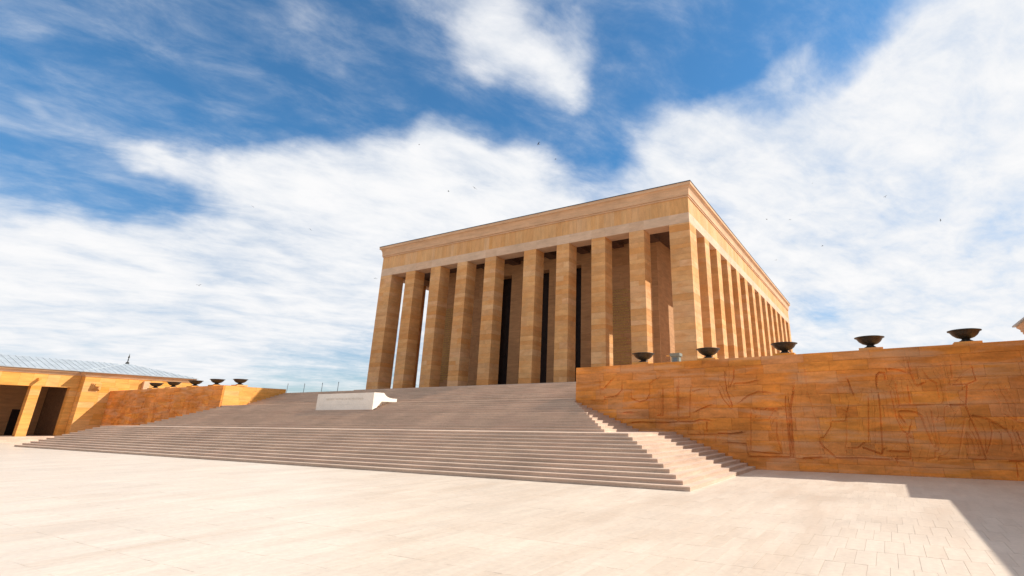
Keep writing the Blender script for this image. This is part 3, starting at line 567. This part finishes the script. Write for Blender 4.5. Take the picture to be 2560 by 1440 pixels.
def gallery(s, label, detailed):
    X0, Y0, Y1, ZE, ZFL = 42.5, -62.0, -19.78, 6.72, .5
    ga = thing('gallery', label, 'gallery', (s*46, -40, 0), 'colonnaded galleries along the plaza')
    MB().box(s*41.2, s*52, Y0, Y1-.01, -.02, ZFL).build('floor_slab', M_STEP, ga)
    MB().box(s*40.85, s*41.198, Y0, Y1-.01, -.02, ZFL*.5).build('step', M_STEP, ga)
    edges = []; y = -20.41
    n_open = 12 if detailed else 4
    r = random.Random(51)
    prev = Y1
    for k in range(n_open):
        a, b = y-2.29, y                                   # opening
        # pier between prev and b
        p = MB().box(s*(X0+.02), s*(X0+.78), b+.02, prev-.02, ZFL, 5.42).build('pier', M_JOINT, ga)
        zz = split(ZFL, 5.42, .48, .68, r)
        for c, d in zip(zz[:-1], zz[1:]):
            q_ = r.uniform(0, .006); box('stone_block', s*(X0+q_), s*(X0+.8), b+q_, prev-q_, c+.003, d-.003, M_TOW, p)
        prev = a; y -= 3.09
    Yend = prev
    MB().box(s*X0, s*(X0+.8), Y0, Yend, ZFL, 5.42).build('end_wall', M_TOW, ga)
    yy = split(Y0, Y1, 1.0, 1.5, r)
    for c, d in zip(yy[:-1], yy[1:]): box('lintel_block', s*(X0-r.uniform(0, .006)), s*(X0+.8), c+.003, d-.003, 5.424, ZE-.002, M_TOW, ga)
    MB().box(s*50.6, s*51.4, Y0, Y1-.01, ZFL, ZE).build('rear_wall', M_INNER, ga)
    MB().box(s*(X0+.81), s*50.6, Y0, Y1-.01, 6.2, 6.4).build('ceiling', M_CEIL, ga)
    # dark doorways in the rear wall
    for k in range(n_open): box('doorway', s*50.5, s*50.598, -22.2-3.09*k, -21.0-3.09*k, ZFL, 3.2, M_DOOR, ga)
    m = MB()
    for (pr, za, zb) in ((.06, ZE, ZE+.12), (.14, ZE+.12, ZE+.26), (.26, ZE+.26, ZE+.42)): m.box(s*(X0-pr), s*(X0+.6), Y0, Y1-.02, za, zb)
    m.build('eave_cornice', M_CORN, ga)
    ze = ZE+.425; xr = 47.3; zr = 8.70
    m = MB(); sec = [(X0-.38, ze), (X0-.38, ze+.07), (xr, zr), (52.0, ze+.07), (52.0, ze)]
    ya, yb = Y0, -15.2; b0 = len(m.v)
    m.v = [(s*x, ya, z) for x, z in sec]+[(s*x, yb, z) for x, z in sec]; n = len(sec)
    m.f = [tuple(range(n)), tuple(range(2*n-1, n-1, -1))]+[(k, (k+1) % n, n+(k+1) % n, n+k) for k in range(n)]
    rf = m.build('roof', M_LEAD, ga)
    sl = Vector((xr-X0+.38, 0, zr-ze-.07)).normalized(); nr = Vector((-sl.z, 0, sl.x))
    if detailed:
        for y in np.arange(-16.0, -45, -.55):
            a = Vector((X0-.38, 0, ze+.07)); b_ = Vector((xr, 0, zr)); mm = MB()
            pts = [a, b_, b_+nr*.03, a+nr*.03]
            mm.v = [(s*p.x, y-.02, p.z) for p in pts]+[(s*p.x, y+.02, p.z) for p in pts]
            mm.f = [(0, 1, 2, 3), (7, 6, 5, 4), (0, 4, 5, 1), (1, 5, 6, 2), (2, 6, 7, 3), (3, 7, 4, 0)]
            mm.build('roof_seam', M_SEAM, rf)
        for k in range(2):
            MB().box(s*(X0-.55), s*(X0-.008), -23.27-3.09*k, -23.05-3.09*k, 6.02, 6.24).build('water_spout', M_TOW, ga)
    return ga
tower(-1, 'yellow stone corner tower with spear topped lead roof, left of the staircase', True)
tower(1, 'corner tower whose eave just enters the right edge, above the carved wall', False)
gallery(-1, 'yellow stone gallery with deep square openings at the left edge', True)
gallery(1, 'gallery outside the right edge whose roof shades the plaza', False)

# ------------------------------------------------------------------ bronze urns on the walls
def urn(x, y, zb, label, scale=1.0, group='bronze bowl urns on the wall tops'):
    u = thing('bronze_urn', label, 'urn', (x, y, zb), group)
    k = scale
    MB().box(x-.50*k, x+.50*k, y-.50*k, y+.50*k, zb, zb+.13).build('pedestal', M_TOW, u)
    c = (x, y, zb+.13)
    MB().lathe([(.30*k, 0), (.31*k, .05), (.22*k, .09), (.15*k, .14), (.16*k, .17)], c).build('foot', M_BRONZE, u, True)
    MB().lathe([(.05*k, .165), (.17*k, .17), (.34*k, .23), (.47*k, .33), (.545*k, .44), (.575*k, .485), (.64*k, .50), (.645*k, .53), (.59*k, .545), (.53*k, .47), (.42*k, .36), (.25*k, .27), (.02*k, .24)], c, 36).build('bowl', M_BRONZE, u, True)
for x, l in ((22.64, 'bronze bowl urn nearest the stairs on the right wall, before the piers'), (26.43, 'second bronze urn from the stairs on the right wall, before the corner pier'),
             (30.35, 'bronze urn on the right wall at the far end of the side colonnade'), (34.20, 'bronze urn on the right wall against white cloud, fourth from stairs'), (37.93, 'largest bronze bowl urn at the far right of the carved wall')):
    urn(x, YW+.85, 5.144*zsR(x), l)
for x, y, l in ((-33.4, YW+.85, 'leftmost bronze urn on the left wall, before the tower'), (-29.7, YW+.85, 'second bronze urn from the left on the far left wall'),
             (-25.5, YW+.85, 'middle bronze urn of the far left wall, at the roof tip'), (-21.6, YW+.85, 'bronze urn against blue sky, fourth on the left wall'), (-19.45, -15.5, 'bronze urn at the sunlit corner of the left wall')):
    urn(x, y, 5.212, l)

# ------------------------------------------------------------------ small things on the terrace
fl = thing('floodlight_box', 'small pale green floodlight box behind the right wall, near the corner pier', 'floodlight', (23.4, -13, ZT))
MB().box(23.15, 23.65, -13.2, -12.8, ZT+.003, 6.02).build('housing', M_LAMPB, fl)
MB().box(23.28, 23.52, -13.215, -13.201, 5.2, 5.92).build('lens', M_GLASS, fl)
MB().box(23.08, 23.72, -13.27, -12.73, 6.02, 6.20).build('cap', M_LAMPB, fl)
MB().box(22.78, 23.08, -13.05, -12.95, 6.05, 6.12).build('bracket', M_TOW, fl)
PL_ = ['first', 'second', 'third', 'fourth']
for k, (x, zt) in enumerate(((-39.7, 7.09), (-35.9, 6.98), (-32.05, 6.97), (-28.75, 6.98))):
    p = thing('slim_post', f'{PL_[k]} thin dark post from the left above the stair top', 'post', (x, 2.0, ZT), 'thin posts on the terrace left of the mausoleum')
    MB().lathe([(.07, 0), (.07, .04), (.035, .06), (.03, zt-ZT)], (x, 2.0, ZT+.003), 8).build('shaft', M_POST, p)
    MB().lathe([(.03, 0), (.05, .02), (.05, .08), (.01, .12)], (x, 2.0, zt), 8).build('knob', M_POST, p)
lp = thing('lamp_post', 'dark lamp arm seen between the second and third left piers', 'lamp', (-43.2, 28.0, ZT))
MB().lathe([(.12, 0), (.09, .5), (.06, 4.2)], (-43.2, 28.0, ZT+.003), 10).build('pole', M_POST, lp)
MB().box(-43.2, -42.1, 27.94, 28.06, ZT+4.0, ZT+4.10).build('arm', M_POST, lp)
MB().box(-42.5, -41.9, 27.85, 28.15, ZT+3.86, ZT+4.0).build('lamp_head', M_POST, lp)

# ------------------------------------------------------------------ birds
def bird_mesh(flap, name):
    m = MB()
    # body spindle
    n = 8; st_ = [(-.17, .004), (-.12, .02), (-.04, .04), (.04, .042), (.10, .03), (.13, .026), (.16, .016), (.185, .003)]
    for y, rr in st_:
        for k in range(n):
            a = 2*math.pi*k/n; m.v.append((rr*math.cos(a), y, rr*math.sin(a)))
    for j in range(len(st_)-1):
        for k in range(n): m.f.append((j*n+k, j*n+(k+1) % n, (j+1)*n+(k+1) % n, (j+1)*n+k))
    for s in (1, -1):
        b = len(m.v)
        sec = [(0.02, .07, -.07, 0.0), (.16, .09, -.05, .10*flap), (.30, .05, -.05, .13*flap), (.42, -.04, -.07, .10*flap)]
        for x, yf, yb, z in sec: m.v += [(s*x, yf, z+.006), (s*x, yb, z+.006), (s*x, yb, z-.006), (s*x, yf, z-.006)]
        for j in range(3):
            for k in range(4): m.f.append((b+4*j+k, b+4*j+(k+1) % 4, b+4*(j+1)+(k+1) % 4, b+4*(j+1)+k))
        m.f.append((b, b+1, b+2, b+3)); m.f.append((b+12, b+13, b+14, b+15))
    b = len(m.v); m.v += [(.015, -.15, .005), (-.015, -.15, .005), (-.05, -.27, .005), (.05, -.27, .005), (.015, -.15, -.005), (-.015, -.15, -.005), (-.05, -.27, -.005), (.05, -.27, -.005)]
    m.f += [tuple(b+i for i in q) for q in ((0, 1, 2, 3), (7, 6, 5, 4), (0, 3, 7, 4), (1, 5, 6, 2), (2, 6, 7, 3), (0, 4, 5, 1))]
    return m.mesh(name, M_BIRD)
bmes = [bird_mesh(1.6, 'bird_up'), bird_mesh(-.9, 'bird_down'), bird_mesh(.3, 'bird_flat')]
BIRDS = [(8.54, -7.53, 27.84, 0.56, 'dark bird high above the centre of the mausoleum roof'), (7.7, -3.07, 28.56, 0.5, 'small dark bird just below right of the highest central bird'), (6.28, -13.53, 21.14, 0.62, 'largest dark bird in the white cloud left of the roof'), (-1.91, -8.39, 24.68, 0.43, 'small bird just left of the largest bird'), (-12.08, -4.01, 35.18, 0.5, 'faint bird beside the cloud wisp above the left piers'), (30.12, 28.62, 34.1, 0.43, 'faint bird in white cloud far right of the roof corner'), (38.07, 20.67, 27.18, 0.5, 'bird highest over the right urns'), (-29.07, -13.07, 26.73, 0.5, 'tiny bird in the left cloud bank, upper one'), (-26.36, -7.14, 25.23, 0.5, 'tiny bird in cloud left of the roof'), (-28.46, -16.96, 15.89, 0.56, 'lowest tiny bird over the left stairs'), (-11.23, -8.39, 16.62, 0.5, 'bird beside the leftmost pier'), (26.45, 30.05, 29.81, 0.5, 'faint bird right of the side cornice, upper pair, right one'), (24.07, 24.89, 28.44, 0.5, 'faint bird right of the side cornice, upper pair, left one'), (30.59, 22.18, 22.83, 0.56, 'bird in white cloud above the third right urn'), (25.06, 21.97, 21.73, 0.56, 'bird nearest the far end of the side cornice'), (43.51, 26.21, 25.16, 0.5, 'bird in cloud above the rightmost urns')]
for k, (x, y, z, sc, lab) in enumerate(BIRDS):
    o = bpy.data.objects.new('bird', bmes[k % 3]); o.location = (x, y, z); o.scale = (sc,)*3
    rr = random.Random(k); o.rotation_euler = (rr.uniform(-.3, .3), rr.uniform(-.7, .7), rr.uniform(0, 6.28))
    fin(o, None, label=lab, category='bird', group='birds circling in the sky')
for o in list(bpy.data.objects):
    if '_w' in o: del o['_w']
